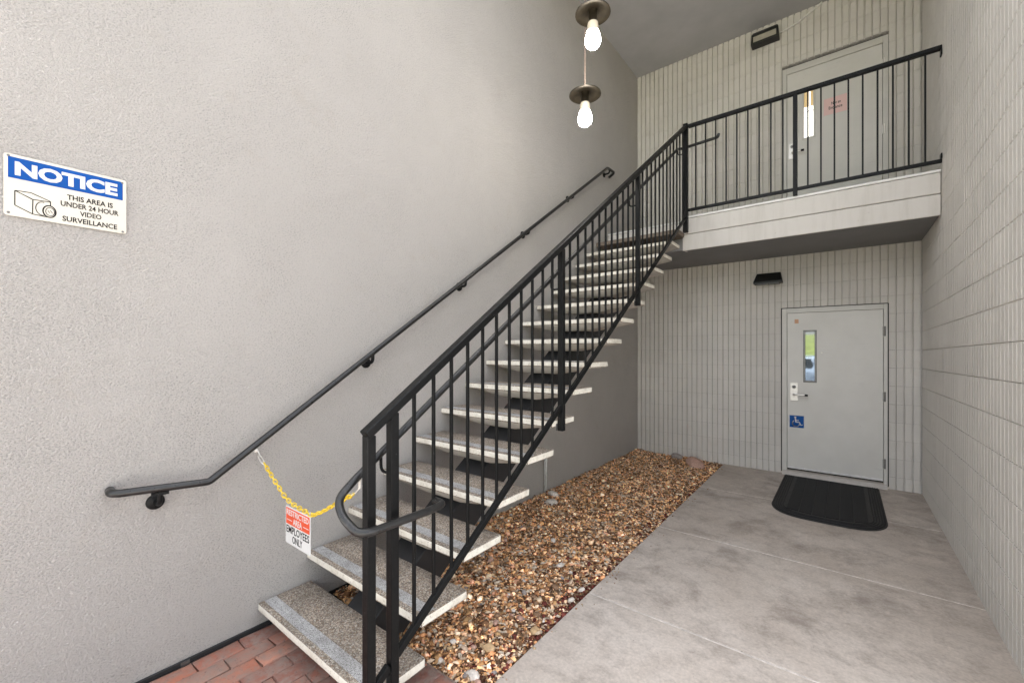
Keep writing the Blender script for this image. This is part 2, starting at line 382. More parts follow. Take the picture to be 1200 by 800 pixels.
def lettering(name, body, o, ex, ey, x0, y0, x1, y1, mat, parent, n0=.0006, bold=.0, lines=1.0, align='CENTER'):
    """real letters fitted to the box x0..x1, y0..y1 on the plane o + ex + ey"""
    cu = bpy.data.curves.new(name, 'FONT'); cu.body = body; cu.size = 1; cu.align_x = align; cu.space_line = lines
    cu.offset = bold; cu.extrude = .01; cu.resolution_u = 3
    tmp = bpy.data.objects.new('tmp', cu); C.objects.link(tmp)
    me = bpy.data.meshes.new_from_object(tmp.evaluated_get(bpy.context.evaluated_depsgraph_get()))
    bpy.data.objects.remove(tmp); bpy.data.curves.remove(cu)
    co = np.empty(len(me.vertices)*3); me.vertices.foreach_get('co', co); co = co.reshape(-1, 3)
    lo, hi = co.min(0), co.max(0); u = (co-lo)/(hi-lo)
    o, ex, ey = Vector(o), Vector(ex), Vector(ey); nn = ex.cross(ey); L = wloc(parent)
    A = np.array(o-L)+np.outer(x0+u[:, 0]*(x1-x0), ex)+np.outer(y0+u[:, 1]*(y1-y0), ey)+np.outer(n0+u[:, 2]*.0006, nn)
    me.vertices.foreach_set('co', A.ravel()); me.materials.clear(); me.materials.append(mat); me.name = name; me.update()
    return link(name, me, parent)

# ------------------------------------------------------------------ ground, paving, lawn
MB().box(-120, 120, -140, 60, -.6, -.09).build('ground', M['bounce_yard'])['kind'] = 'structure'
lb = MB(); NX, NY = 30, 14
vs = []
for j in range(NY+1):
    y = -9.5-j*2.4
    for i in range(NX+1):
        x = -60+i*4; zz = -.02+2.9*(1-math.exp(-j*.42))+.10*math.sin(x*.31+j)
        vs.append((x, y, zz if j else -.06))
lb.add(vs, [(j*(NX+1)+i, j*(NX+1)+i+1, (j+1)*(NX+1)+i+1, (j+1)*(NX+1)+i) for j in range(NY) for i in range(NX)])
tag(lb.build('lawn', M['lawn'], smooth=True), kind='structure')

cp = thing('concrete_path', (-.3, 2, 0), None, None); cp['kind'] = 'structure'
JOINTS = [-1.2, 1.1, 2.45, 3.752, 5.14, YB+.004]
for a, b_ in zip(JOINTS[:-1], JOINTS[1:]):
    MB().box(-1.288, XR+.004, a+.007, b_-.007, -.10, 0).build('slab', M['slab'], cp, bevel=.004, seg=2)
jf = MB()
for y in JOINTS[1:-1]: jf.box(-1.284, XR, y-.0058, y+.0030, -.09, -.0015)
jf.build('joint_filler', M['joint'], cp)

bp = thing('brick_paving', (-1.9, .5, 0), None, None); bp['kind'] = 'structure'
MB().box(XL+.012, -1.292, -1.2, 1.38, -.095, .026).build('sand_bed', M['sand'], bp)
def brick_mesh(L, Wd):
    mb = MB(); mb.box(-L/2, L/2, -Wd/2, Wd/2, -.05, 0)
    me = mb.mesh('brick', M['brick'], bevel=.006, seg=2)
    for v in me.vertices: v.co += Vector((random.uniform(-.0035, .0035), random.uniform(-.003, .003), random.uniform(-.0018, .0018)))
    me.polygons.foreach_set('use_smooth', [True]*len(me.polygons)); me.set_sharp_from_angle(angle=R(35)); return me
BRK = [brick_mesh(.199, .0965) for _ in range(5)]; BRH = [brick_mesh(.097, .0965) for _ in range(3)]
def brick_z(x): return .030+.016*((-1.3-x)/1.2)
row = 0; x = XL+.068
while x < -1.30:
    y = 1.37-(.0 if row % 2 else .1015)
    if row % 2 == 0:
        o = link('brick', random.choice(BRH), bp, (x, 1.37-.050, brick_z(x)+random.uniform(-.002, .002))); o.rotation_euler = (0, 0, R(90))
    while y > -1.1:
        o = link('brick', random.choice(BRK), bp, (x+random.uniform(-.002, .002), y-.1, brick_z(x)+random.uniform(-.0035, .003)))
        o.rotation_euler = (R(random.uniform(-.6, .6)), R(random.uniform(-.8, .8)), R(90+random.uniform(-.8, .8)))
        y -= .2035
    x += .1005; row += 1

# ------------------------------------------------------------------ walls and ceiling
sw_ = thing('stucco_wall', (XL, 2, 0), 'tall grey stucco wall on the left carrying the round handrail', 'wall')
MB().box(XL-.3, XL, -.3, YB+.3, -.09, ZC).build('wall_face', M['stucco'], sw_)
fl = MB().box(XL, XL+.012, -.3, 1.9, .036, .062).box(XL, XL+.02, -.3, 1.9, -.02, .030)
fl.build('base_flashing', M['blackbox'], sw_, bevel=.002)
for yq in (.62, 1.22): MB().box(XL+.012, XL+.0165, yq, yq+.035, .040, .058).build('flashing_clip', M['steel_dark'], sw_)
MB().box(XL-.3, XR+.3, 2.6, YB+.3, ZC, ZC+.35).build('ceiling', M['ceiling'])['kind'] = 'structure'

D_OPEN = [(-.611, .396, -1, 2.078), (-.616, .406, 3.02, 5.152)]
def block_mesh(ribs0, ribs1, h, full, w):
    """one ribbed face block: w wide, h high; rib edges come at the listed offsets; front at y = 0"""
    return None
_cache = {}
def ribbed(w, h, phase, e=.0017, dep=.0045):
    """front profile of a block w wide whose first rib starts at -phase (a groove of 12 mm between ribs)"""
    key = (round(w, 3), round(h, 3), round(phase, 3), e)
    if key in _cache: return _cache[key]
    g = .0070; D = .022; prof = []
    k = 0
    x = -phase
    segs = []
    while x < w-.001:
        a, b = max(0, x+g), min(w, x+RIB-g)
        if b-a > .004: segs.append((a, b))
        x += RIB
    pts = [(0, D)]
    for a, b in segs:
        pts += [(max(0, a-.0025), D), (a, .0), (b, .0), (min(w, b+.0025), D)]
    pts.append((w, D))
    q = [pts[0]]
    for p_ in pts[1:]:
        if abs(p_[0]-q[-1][0])+abs(p_[1]-q[-1][1]) > .0004: q.append(p_)
    mb = MB(); n = len(q)
    vs = [(px, py, e) for px, py in q]+[(px, py, h-e) for px, py in q]+[(px, max(py, dep)+(.002 if py > .01 else 0), 0) for px, py in q]+[(px, max(py, dep)+(.002 if py > .01 else 0), h) for px, py in q]
    fs = []
    for i in range(n-1): fs += [(i, i+1, n+i+1, n+i), (2*n+i, 2*n+i+1, i+1, i), (n+i, n+i+1, 3*n+i+1, 3*n+i)]
    mb.add(vs, fs)
    me = bpy.data.meshes.new('block'); me.from_pydata([tuple(v) for v in mb.v], [], mb.f); me.materials.append(M['block']); me.update()
    _cache[key] = me; return me
def courses(ztop, zbot):
    out = []; z = JZ-COURSE; i = 0
    while z < ztop:
        a, b = max(z, zbot), min(z+COURSE, ztop)
        if b-a > .015: out.append((i, a, b))
        z += COURSE; i += 1
    return out
G = .0004                                        # half of a bed joint
bw = thing('back_block_wall', (0, YB, 0), 'ribbed painted block wall at the back with a door on each floor', 'wall')
bk = MB()
YG = YB+.0255
bk.box(XL-.3, -.611, YG, YB+.25, -.09, ZC).box(.396+.012, XR+.3, YG, YB+.25, -.09, ZC)
bk.box(-.611, .408, YG, YB+.25, 2.078, 3.02).box(-.611, .408, YG, YB+.25, 5.152, ZC)
bk.build('mortar_backing', M['mortar'], bw)
BL = 6*RIB
for i, z0, z1 in courses(ZC, -.02):
    off = 0 if i % 2 else -BL/2
    x = XL+off
    while x < XR:
        a, b_ = max(x, XL+.001), min(x+BL, XR)
        pieces = [(a, b_, z0, z1)]
        for ox0, ox1, oz0, oz1 in D_OPEN:
            nxt = []
            for (p0, p1, q0, q1) in pieces:
                if p1 <= ox0 or p0 >= ox1 or q1 <= oz0 or q0 >= oz1: nxt.append((p0, p1, q0, q1)); continue
                if p0 < ox0: nxt.append((p0, ox0, q0, q1))
                if p1 > ox1: nxt.append((ox1, p1, q0, q1))
                m0, m1 = max(p0, ox0), min(p1, ox1)
                if q1 > oz1: nxt.append((m0, m1, oz1, q1))
                if q0 < oz0: nxt.append((m0, m1, q0, oz0))
            pieces = nxt
        for p0, p1, q0, q1 in pieces:
            if p1-p0 < .012 or q1-q0 < .015: continue
            w = p1-p0; ph = (p0-XL) % RIB
            if RIB-ph < .003: ph = 0
            link('block', ribbed(w-.001, q1-q0-2*G, ph), bw, (p0+.0005, YB+random.uniform(-.0007, .0007), q0+G))
        x += BL

rw = thing('side_block_wall', (XR, 3, 0), 'long ribbed painted block wall closing the right side', 'wall')
MB().box(XR+.0255, XR+.3, 2.3, YB+.25, -.09, ZC).build('mortar_backing', M['mortar'], rw)
TILT = .012
rest = MB(); RWROT = Matrix(((0, 1, 0), (-1, 0, .014), (.014, 0, 1))).normalized().to_euler()   # beds run a touch out of level
for i, z0, z1 in courses(ZC+.06, -.09):
    off = 0 if i % 2 else -BL/2
    s_ = off                                      # runs from the back corner toward the street
    while YB-s_ > 2.32:
        a, b_ = max(0, s_), min(s_+BL, YB-2.3)
        lift = .014*a-.004
        h = min(z1+lift, ZC)-(z0+lift)-2*G
        if b_-a > .012 and h > .015:
            me = ribbed(b_-a-.001, h, a % RIB if RIB-(a % RIB) > .003 else 0, .0029, .012)
            base = Vector((XR+random.uniform(-.0007, .0007), YB-a-.0005, z0+lift+G))
            if YB-a > 2.65:
                o = link('block', me, rw, base); o.rotation_euler = RWROT
            else:
                rest.add([(base.x+v.co.y, base.y-v.co.x, base.z+v.co.z+.014*v.co.x) for v in me.vertices], [tuple(p_.vertices) for p_ in me.polygons])
        s_ += BL
tag(rest.build('block_courses', M['block'], rw), kind='stuff')

# ------------------------------------------------------------------ landing
YF = 5.19
ba = thing('balcony', (-.4, YF, 2.7), 'upper landing with two pale fascia boards under the metal railing', 'balcony')
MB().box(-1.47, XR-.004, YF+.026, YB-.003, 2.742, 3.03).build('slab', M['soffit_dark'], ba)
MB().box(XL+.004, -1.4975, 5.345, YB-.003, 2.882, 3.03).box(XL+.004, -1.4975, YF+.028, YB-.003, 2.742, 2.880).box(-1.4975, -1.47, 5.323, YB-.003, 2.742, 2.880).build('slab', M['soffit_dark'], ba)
MB().box(-1.495, XR-.006, YF, YF+.024, 2.728, 2.913).build('fascia_board', M['trim'], ba, bevel=.004, seg=2)
MB().box(-1.495, XR-.006, YF-.002, YF+.024, 2.919, 3.100).build('fascia_board', M['trim'], ba, bevel=.007, seg=2)
MB().box(-1.495, -1.471, YF+.026, 5.32, 2.735, 3.100).build('fascia_board', M['trim'], ba, bevel=.003)
MB().box(XL+.006, -1.497, 5.322, 5.343, 2.915, 3.100).build('fascia_board', M['trim'], ba, bevel=.004, seg=2)
MB().box(-1.499, XR-.006, YF-.010, YF+.10, 3.103, 3.126).build('edge_flashing', M['flash'], ba, bevel=.003)
MB().box(XL+.006, -1.502, 5.314, 5.42, 3.103, 3.122).build('edge_flashing', M['flash'], ba, bevel=.003)

# ------------------------------------------------------------------ stair
st = thing('staircase', (-1.985, Y1, 0), 'straight flight of open concrete treads with pale nosings on a black stringer', 'staircase')
TW0, TW1 = XL+.004, -1.473; XC = (TW0+TW1)/2
def tread_mesh(jit):
    # x across, y from the nosing back, z down from the top; haunch swells toward the stringer
    mb = MB(); D = .290; xs = [TW0-XC, -.36, -.16, .16, .36, TW1-XC]
    def dep(x): a = abs(x); return .043 if a > .4 else (.07 if a > .3 else .108)
    deps = [.044, .072, .104, .104, .072, .044]
    n = len(xs); vs = []
    for x, d in zip(xs, deps):
        vs += [(x, 0, 0), (x, 0, -.043), (x, .075, -d), (x, D-.03, -d), (x, D, -.043), (x, D, 0)]
    for i in range(n-1):
        a, b_ = i*6, (i+1)*6
        mb.add([], []); 
        mb.f += [[a, a+1, b_+1, b_], [a+1, a+2, b_+2, b_+1], [a+2, a+3, b_+3, b_+2], [a+3, a+4, b_+4, b_+3], [a+4, a+5, b_+5, b_+4], [a+5, a, b_, b_+5]]
        mb.m += [1, 2, 2, 2, 1, 0]
    mb.v += [Vector(v) for v in vs]
    mb.f += [[5, 4, 3, 2, 1, 0], [(n-1)*6+k for k in range(6)]]; mb.m += [1, 1]
    me = mb.mesh('tread', [M['agg'], M['cream'], M['tread_under']], bevel=.005, seg=2)
    for v in me.vertices: v.co += Vector((0, random.uniform(-.0012, .0012), random.uniform(-.001, .001)))
    me.polygons.foreach_set('use_smooth', [True]*len(me.polygons)); me.set_sharp_from_angle(angle=R(30)); return me
TM = [tread_mesh(i) for i in range(4)]
gsm = MB().box(TW0-XC+.012, TW1-XC-.012, .028, .088, -.002, .0032).mesh('grip_strip', M['grip'], bevel=.001)
for k in range(1, 16):
    L = Vector((XC+random.uniform(-.002, .002), Y1+RUN*(k-1), RISE*k))
    tr = link('tread', TM[k % 4], st, L); link('grip_strip', gsm, tr, L)
tb = MB().box(TW0, TW1-.006, Y1+RUN*15, 5.318, RISE*16-.05, RISE*16).build('tread', M['brown_tread'], st, bevel=.004)
tb['label'] = 'dark brown top tread tucked under the landing edge'
def sz(y): return RISE+.688*(y-(Y1+.29))
sg = MB(); hw = .118
ya, yb = 1.03, 5.33
poly = [(ya, sz(ya)), (yb, sz(yb)), (yb, sz(yb)-.24), (ya+.30, -.05), (ya, -.05)]
sg.prism([(a, b_) for a, b_ in poly], (XC, 0, 0), (0, 1, 0), (0, 0, 1), -hw, hw)
sg.build('stringer', M['blackbox'], st, bevel=.004)

# ------------------------------------------------------------------ stair railing
RX = -1.45
sr = thing('stair_railing', (RX, Y1, 0), 'black square-bar railing along the open side of the concrete stair', 'railing')
def rtop(y): return 1.237+.697*(y-.921)
def rbot(y): return RISE+.688*(y-Y1)+.04
PH = .019
def post(y, z0, z1, parent=sr, x=RX): return MB().box(x-PH, x+PH, y-PH, y+PH, z0, z1).build('post', M['rail'], parent, bevel=.003, seg=2)
post(.953, -.02, rtop(.953)-.034); post(1.062, .07, rtop(1.062)-.034)
post(2.379, 1.03, rtop(2.379)-.034); post(3.688, 1.955, rtop(3.688)-.034)
MB().box(RX-.026, RX+.026, 5.15-.026, 5.15+.026, 2.93, 4.195).build('post', M['rail'], sr, bevel=.004, seg=2)
for yq, zq in ((2.379, 1.055), (3.688, 1.975), (1.062, .135)): MB().box(-1.4725, -1.4695, yq-.034, yq+.034, zq-.022, zq+.022).build('mounting_plate', M['steel_dark'], sr, bevel=.001)
tr_ = MB(); c0, c1 = Vector((RX, .934, rtop(.934)-.018)), Vector((RX, 5.124, rtop(5.124)-.018)); tr_.bar(c0, c1, .046, .036)
tr_.build('top_rail', M['rail'], sr, bevel=.005, seg=2)
MB().bar((RX, .972, rbot(.972)), (RX, 1.043, rbot(1.043)), .024, .032).build('bottom_rail', M['rail'], sr, bevel=.002)
MB().bar((RX, 1.081, rbot(1.081)), (RX, 5.122, rbot(5.122)), .024, .032).build('bottom_rail', M['rail'], sr, bevel=.002)
def balusters(ya, yb, n):
    for i in range(1, n+1):
        y = ya+(yb-ya)*i/(n+1); b2 = .0068
        MB().box(RX-b2, RX+b2, y-b2, y+b2, rbot(y)+.012, rtop(y)-.034).build('baluster', M['rail'], sr, bevel=.0012)
balusters(1.062, 2.379, 11); balusters(2.379, 3.688, 11); balusters(3.688, 5.15, 12)
IX = -1.53
hp = [(RX-.002, 1.288, .88), (-1.39, 1.288, .879), (-1.378, 1.20, .879), (-1.378, .905, .883), (-1.40, .868, .890), (-1.47, .852, .935), (-1.525, .866, .985), (IX, .93, 1.034), (IX, 5.12, 1.034+.688*4.19), (IX, 5.25, 3.965), (-1.126, 5.25, 3.982), (-1.105, 5.19, 3.984)]
MB().tube(rounded(hp, .05, 5), .0160, 16).build('handrail', M['pipe'], sr, smooth=True)
for yq in (1.062, 2.379, 3.688, 5.12):
    zz = 1.034+.688*(yq-.93); bx = MB()
    bx.tube(rounded([(IX, yq, zz-.015), (IX, yq, zz-.075), (RX-.012, yq, zz-.075)], .03, 4), .0065, 8); bx.build('bracket', M['rail'], sr, smooth=True)

br = thing('balcony_railing', (-.4, 5.17, 3.1), 'black square-bar railing along the edge of the upper landing', 'railing')
MB().bar((-1.424, 5.17, 4.168), (XR-.002, 5.17, 4.168), .046, .036).build('top_rail', M['rail'], br, bevel=.005, seg=2)
MB().bar((-1.424, 5.17, 3.190), (XR-.002, 5.17, 3.190), .026, .030).build('bottom_rail', M['rail'], br, bevel=.002)
MB().box(-.3835-PH, -.3835+PH, 5.17-PH, 5.17+PH, 3.126, 4.150).build('post', M['rail'], br, bevel=.003, seg=2)
for xa, xb in ((-1.45, -.3835), (-.3835, .675)):
    for i in range(1, 10):
        x = xa+(xb-xa)*i/10; b2 = .0068
        MB().box(x-b2, x+b2, 5.17-b2, 5.17+b2, 3.205, 4.150).build('baluster', M['rail'], br, bevel=.0012)
MB().box(XR-.012, XR-.003, 5.14, 5.20, 4.10, 4.148).build('wall_plate', M['rail'], br); MB().box(XR-.012, XR-.003, 5.14, 5.20, 3.207, 3.25).build('wall_plate', M['rail'], br)

# ------------------------------------------------------------------ wall handrail
wh = thing('wall_handrail', (XL, .5, .9), 'long round black handrail climbing the stucco wall beside the stair', 'handrail')
WX = -2.43
wp = [(XL+.004, .372, .948), (-2.452, .366, .948), (WX, .392, .946), (WX, .714, .917), (WX, 5.14, 3.939), (WX, 5.325, 3.945), (WX-.01, 5.335, 3.93), (XL+.004, 5.345, 3.90)]
MB().tube(rounded(wp[:3], .03)+rounded(wp[2:5], .012, 3)[1:-1]+rounded(wp[3:], .03)[1:], .0172, 18).build('pipe', M['pipe'], wh, smooth=True)
def wz(y): return .946-.09*(y-.392) if y < .714 else .917+.6828*(y-.714)
for y, z in ((.527, .855), (1.626, 1.472), (2.496, 2.08), (3.382, 2.70), (4.252, 3.30), (5.20, 3.89)):
    bx = MB(); zr = min(wz(y), 3.945)
    bx.lathe([(0, .014), (.012, .014), (.034, .007), (.036, 0)], (XL+.001, y, z), (1, 0, 0), 20)
    bx.tube(rounded([(XL+.008, y, z), (WX-.006, y, z+.002), (WX, y, zr-.012)], .03, 4), [.011]*6+[.011]*0+[.011], 10) if False else bx.tube(rounded([(XL+.008, y, z), (WX-.006, y, z+.002), (WX, y, zr-.012)], .03, 4), .0105, 10)
    bx.box(WX-.012, WX+.012, y-.03, y+.03, zr-.030, zr-.018) if y < .7 else None
    bx.build('bracket', M['rail'], wh, smooth=True)

# ------------------------------------------------------------------ doors
YD = {}
def hinge(parent, z, x=.372):
    YB = YD[parent.name]
    h = MB(); h.tube([(x, YB-.012, z-.055), (x, YB-.012, z+.055)], .0075, 10); h.box(x-.018, x-.006, YB-.006, YB-.002, z-.05, z+.05)
    h.build('hinge', M['steel_dark'] if parent is d1 else M['steel'], parent, smooth=True)
def make_door(name, label, x0, x1, lx0, lx1, z0, z1, lz0, lz1, win, film, YB):
    d = thing(name, (0, YB, z0), label, 'door'); YD[d.name] = YB
    f = MB(); ya, yb = YB-.014, YB+.10
    f.box(x0, lx0-.004, ya, yb, z0, z1).box(lx1+.004, x1, ya, yb, z0, z1).box(lx0-.004, lx1+.004, ya, yb, lz1+.004, z1)
    f.build('frame', M['frame'], d, bevel=.003)
    ck = MB(); ck.box(x0-.010, x0-.001, YB-.004, YB+.02, z0, z1+.008).box(x1+.001, x1+.010, YB-.004, YB+.02, z0, z1+.008).box(x0-.001, x1+.001, YB-.004, YB+.02, z1+.001, z1+.010)
    ck.build('sealant', M['dark_gap'], d)
    wx0, wx1, wz0, wz1 = win; q0, q1 = YB-.001, YB+.044
    lf = MB(); lf.box(lx0, wx0, q0, q1, lz0, lz1).box(wx1, lx1, q0, q1, lz0, lz1).box(wx0, wx1, q0, q1, wz1, lz1).box(wx0, wx1, q0, q1, lz0, wz0)
    me = lf.build('door_panel', M['door'], d)
    MB().box(lx0-.004, lx1+.004, YB+.046, YB+.10, z0, lz1+.004).build('door_stop', M['dark_gap'], d)
    w = MB(); e = .014
    w.box(wx0-e, wx0+.008, q0-.006, q0+.012, wz0-e, wz1+e).box(wx1-.008, wx1+e, q0-.006, q0+.012, wz0-e, wz1+e)
    w.box(wx0+.008, wx1-.008, q0-.006, q0+.012, wz1-.008, wz1+e).box(wx0+.008, wx1-.008, q0-.006, q0+.012, wz0-e, wz0+.008)
    wo = w.build('window', M['steel_dark'] if film else M['frame'], d, bevel=.002)
    MB().box(wx0+.006, wx1-.006, q0+.004, q0+.008, wz0+.006, wz1-.006).build('pane', M['film'] if film else M['glass'], wo)
    return d, wo
d1, w1 = make_door('steel_door', 'grey ground floor door with a blue wheelchair sign and narrow window', -.611, .396, -.554, .357, .024, 2.078, .075, 2.017, (-.375, -.266, 1.172, 1.787), True, YB)
d2, w2 = make_door('steel_door', 'grey upper floor door with a pink paper behind the landing railing', -.616, .406, -.562, .354, 3.034, 5.140, 3.06, 5.060, (-.392, -.283, 4.200, 4.828), False, YB+.07)
MB().box(-.392+.001, -.283-.001, YB+.07+.036, YB+.07+.040, 4.199, 4.60).build('bright_corridor', M['lit_white'], w2)
MB().box(-.392+.001, -.283-.001, YB+.07+.032, YB+.07+.0355, 4.60, 4.79).build('wood_door_beyond', M['lit_gold'], w2)
MB().box(-.335, -.322, YB+.07+.028, YB+.07+.0315, 4.60, 4.79).build('corridor_lamp', M['lit_white'], w2)
MB().box(-.391, -.284, YB+.07+.030, YB+.07+.034, 4.538, 4.546).build('window_bar', M['frame'], w2)
for z in (1.77, 1.03, .275): hinge(d1, z)
for z in (4.83, 4.08, 3.35): hinge(d2, z)
MB().box(-.552, .355, YB-.007, YB-.0015, .076, .104).build('door_sweep', M['sweep'], d1, bevel=.001)
MB().prism([(YB-.10, .004), (YB+.03, .004), (YB+.03, .052), (YB-.05, .045), (YB-.10, .012)], (0, 0, 0), (0, 1, 0), (0, 0, 1), -.605, .392).build('threshold', M['threshold'], d1, bevel=.002)
def lock(d, cx, cz, h, lev):
    YB = YD[d.name]
    lp = MB().prism(rrect(-.041, -h/2, .041, h/2, .006), (cx, YB-.001, cz), EXB, EZ, 0, .012).build('lock_plate', M['steel'], d, bevel=.002)
    lv = MB(); zl = cz-.03
    lv.lathe([(.022, .012), (.022, .020), (.012, .022), (.012, .05)], (cx+.005, YB, zl), (0, -1, 0), 16)
    lv.tube(rounded([(cx+.005, YB-.045, zl), (cx+.005, YB-.06, zl), (cx+.03, YB-.062, zl), (cx+lev, YB-.058, zl-.004)], .015, 4), .0105, 10)
    lv.build('lever', M['steel'], lp, smooth=True)
    MB().tube([(cx+lev-.018, YB-.058, zl-.0035), (cx+lev+.014, YB-.057, zl-.005)], .0125, 10).build('lever_tip', M['ink'], lp, smooth=True)
    kc = MB(); kc.lathe([(.021, .012), (.021, .017), (.015, .018)], (cx, YB, cz+h*.27), (0, -1, 0), 16); kc.lathe([(.0, .0185), (.011, .0185), (.013, .017)], (cx, YB, cz+h*.27), (0, -1, 0), 14)
    kc.build('cylinder', M['steel_dark'], lp, smooth=True)
lock(d1, -.483, 1.036, .225, .13); lock(d2, -.505, 4.075, .20, .11)
MB().lathe([(0, .006), (.007, .006), (.010, 0)], (-.204, YB-.001, 1.526), (0, -1, 0), 12).build('peephole', M['steel'], d1, smooth=True)
osk = MB().prism(rrect(-.478, 1.888, -.436, 1.940), (0, YB-.001, 0), EXB, EZ, .0004, .0012).build('sticker', M['orange'])
tag(osk, 'small faded orange sticker in the upper corner of the lower door', 'sticker')

# accessibility sign
asg = thing('accessibility_sign', (-.456, YB, .665), 'small blue sign with a white wheelchair symbol on the lower door', 'sign')
O = Vector((-.538, YB-.0012, .583)); w_, h_ = .164, .164
MB().prism(rrect(0, 0, w_, h_, .006), O, EXB, EZ, 0, .0025).build('plate', M['sign_white2'], asg)
MB().prism(rrect(.008, .008, w_-.008, h_-.008, .003), O, EXB, EZ, .0026, .0031).build('blue_field', M['isa_blue'], asg)
sy = MB(); SU = w_/100
def P2(a, b_): return (a*SU, b_*SU)
def stroke(pts, wd, n0=.0032, n1=.0037):
    for (a, b_), (c_, d_) in zip(pts[:-1], pts[1:]):
        dx, dy = c_-a, d_-b_; l = math.hypot(dx, dy); nx, ny = -dy/l*wd/2, dx/l*wd/2; ex_, ey_ = dx/l*wd*.3, dy/l*wd*.3
        sy.prism([P2(a-nx-ex_, b_-ny-ey_), P2(c_-nx+ex_, d_-ny+ey_), P2(c_+nx+ex_, d_+ny+ey_), P2(a+nx-ex_, b_+ny-ey_)], O, EXB, EZ, n0, n1)
sy.prism([P2(41+7*math.cos(2*math.pi*k/16), 82+7*math.sin(2*math.pi*k/16)) for k in range(16)], O, EXB, EZ, .0032, .0037)
stroke([(42, 72), (45, 46)], 8); stroke([(45, 46), (67, 46), (76, 24), (85, 27)], 7, .0033, .0038); stroke([(44, 60), (62, 60)], 6, .0034, .0039)
arc = [(46+23*math.cos(R(a)), 36+23*math.sin(R(a))) for a in range(130, 345, 14)]
stroke(arc, 7, .0035, .0040)
sy.build('wheelchair_symbol', M['sign_white2'], asg)

# pink paper on upper door
pp = thing('paper_notice', (-.07, YB, 4.5), 'pink paper notice taped to the upper floor door', 'notice')
O = Vector((-.187, YB+.0688, 4.410)); PWd, PHt = .226, .205
MB().prism([(0, .003), (PWd, 0), (PWd-.002, PHt), (.002, PHt-.004)], O, EXB, EZ, .0004, .0014).build('sheet', M['pink'], pp)
lettering('lettering', 'Not an', O, EXB, EZ, .075, .115, .165, .150, M['ink'], pp, .0015, .012)
lettering('lettering', 'Entrance', O, EXB, EZ, .050, .062, .180, .098, M['ink'], pp, .0015, .012)

# ------------------------------------------------------------------ wall lights
u1 = thing('wall_light', (-.79, YB, 5.6), 'black wall light with cream lens above the upper door, cable at its side', 'wall light')
hb = MB(); xa, xb = -.945, -.633; z0, z1 = 5.500, 5.680
hb.prism([(YB-.02, z0), (YB-.02, z1), (YB-.10, z1-.006), (YB-.145, z1-.07), (YB-.145, z0)], (0, 0, 0), (0, -1, 0), (0, 0, 1), 0, 0) if False else None
def wedge(mb, x0, x1, prof, taper):
    vs = [(x0+taper*tt, y, z) for y, z, tt in prof]+[(x1-taper*tt, y, z) for y, z, tt in prof]; n = len(prof)
    mb.add(vs, [tuple(range(n)), tuple(range(n, 2*n))[::-1]]+[(i, (i+1) % n, n+(i+1) % n, n+i) for i in range(n)])
wedge(hb, xa, xb, [(YB-.001, z0, 0), (YB-.001, z1, 1), (YB-.07, z1, 1), (YB-.12, z1-.05, .3), (YB-.12, z0, 0)], .02)
hb.build('housing', M['black'], u1, bevel=.008, seg=2)
MB().prism(rrect(xa+.03, z0+.028, xb-.03, z0+.095, .004), (0, YB-.1195, 0), EXB, EZ, 0, .004).build('lens', M['lens'], u1)
MB().tube(rounded([(xb-.004, YB-.03, 5.586), (-.60, YB-.02, 5.590), (-.443, YB-.022, 5.625), (-.27, YB-.022, 5.717), (-.20, YB-.010, 5.760)], .06, 5), .0125, 8).build('cable', M['cable'], u1, smooth=True)
u2 = thing('wall_light', (-.75, YB, 2.45), 'black wedge-shaped wall light under the landing beside the lower door', 'wall light')
hb = MB(); wedge(hb, -.912, -.597, [(YB-.001, 2.405, 0), (YB-.001, 2.545, 1), (YB-.045, 2.545, 1), (YB-.15, 2.43, 0), (YB-.15, 2.405, 0)], .026)
hb.build('housing', M['black'], u2, bevel=.005, seg=2)
MB().box(-.88, -.63, YB-.135, YB-.02, 2.396, 2.4045).build('lens', M['lens_dark'], u2)

# ------------------------------------------------------------------ pendant lamps
def pendant(label, x, y, z, q):
    """z = height of the shade disc"""
    p_ = thing('pendant_lamp', (x, y, z), label, 'pendant lamp', 'bare bulb pendants over the stair side')
    def sc(pr): return [(a*q, b_*q) for a, b_ in pr]
    sh = MB(); n = 28
    sh.lathe(sc([(.012, .020), (.035, .016), (.060, .006), (.078, .002), (.083, .004)]), (x, y, z), (0, 0, 1), n, 1)
    sh.lathe(sc([(.083, .004), (.084, -.001), (.078, -.003), (.058, .001), (.034, .010), (.022, .012), (.020, -.004)]), (x, y, z), (0, 0, 1), n, 0)
    sh.build('shade', [M['bronze'], M['bronze_rim']], p_, smooth=True)
    MB().lathe(sc([(0, .01), (.020, .01), (.021, -.045), (.024, -.050)]), (x, y, z), (0, 0, 1), 18).build('lampholder', M['bronze'], p_, smooth=True)
    MB().lathe(sc([(.024, -.044), (.026, -.055), (.027, -.075), (.029, -.088), (0, -.088)]), (x, y, z), (0, 0, 1), 18).build('socket', M['socket'], p_, smooth=True)
    bl = [(0.0, -.166), (.012, -.1645), (.022, -.160), (.031, -.151), (.0365, -.138), (.0375, -.127), (.0355, -.113), (.031, -.100), (.0275, -.089)]
    MB().lathe(sc(bl), (x, y, z), (0, 0, 1), 24).build('bulb', M['bulb'], p_, smooth=True)
    MB().tube([(x, y, z+.015), (x, y, ZC-.02)], .0035*q, 6).build('cord', M['cord'], p_)
    MB().lathe([(0, .012), (.007, .012), (.007, -.012), (0, -.012)], (x, y, z+.135*q), (0, 0, 1), 8).build('cord_grip', M['cord'], p_)
    MB().lathe([(.045, 0), (.045, -.012), (.02, -.02), (.0, -.02)], (x, y, ZC-.001), (0, 0, 1), 16).build('canopy', M['bronze'], p_, smooth=True)
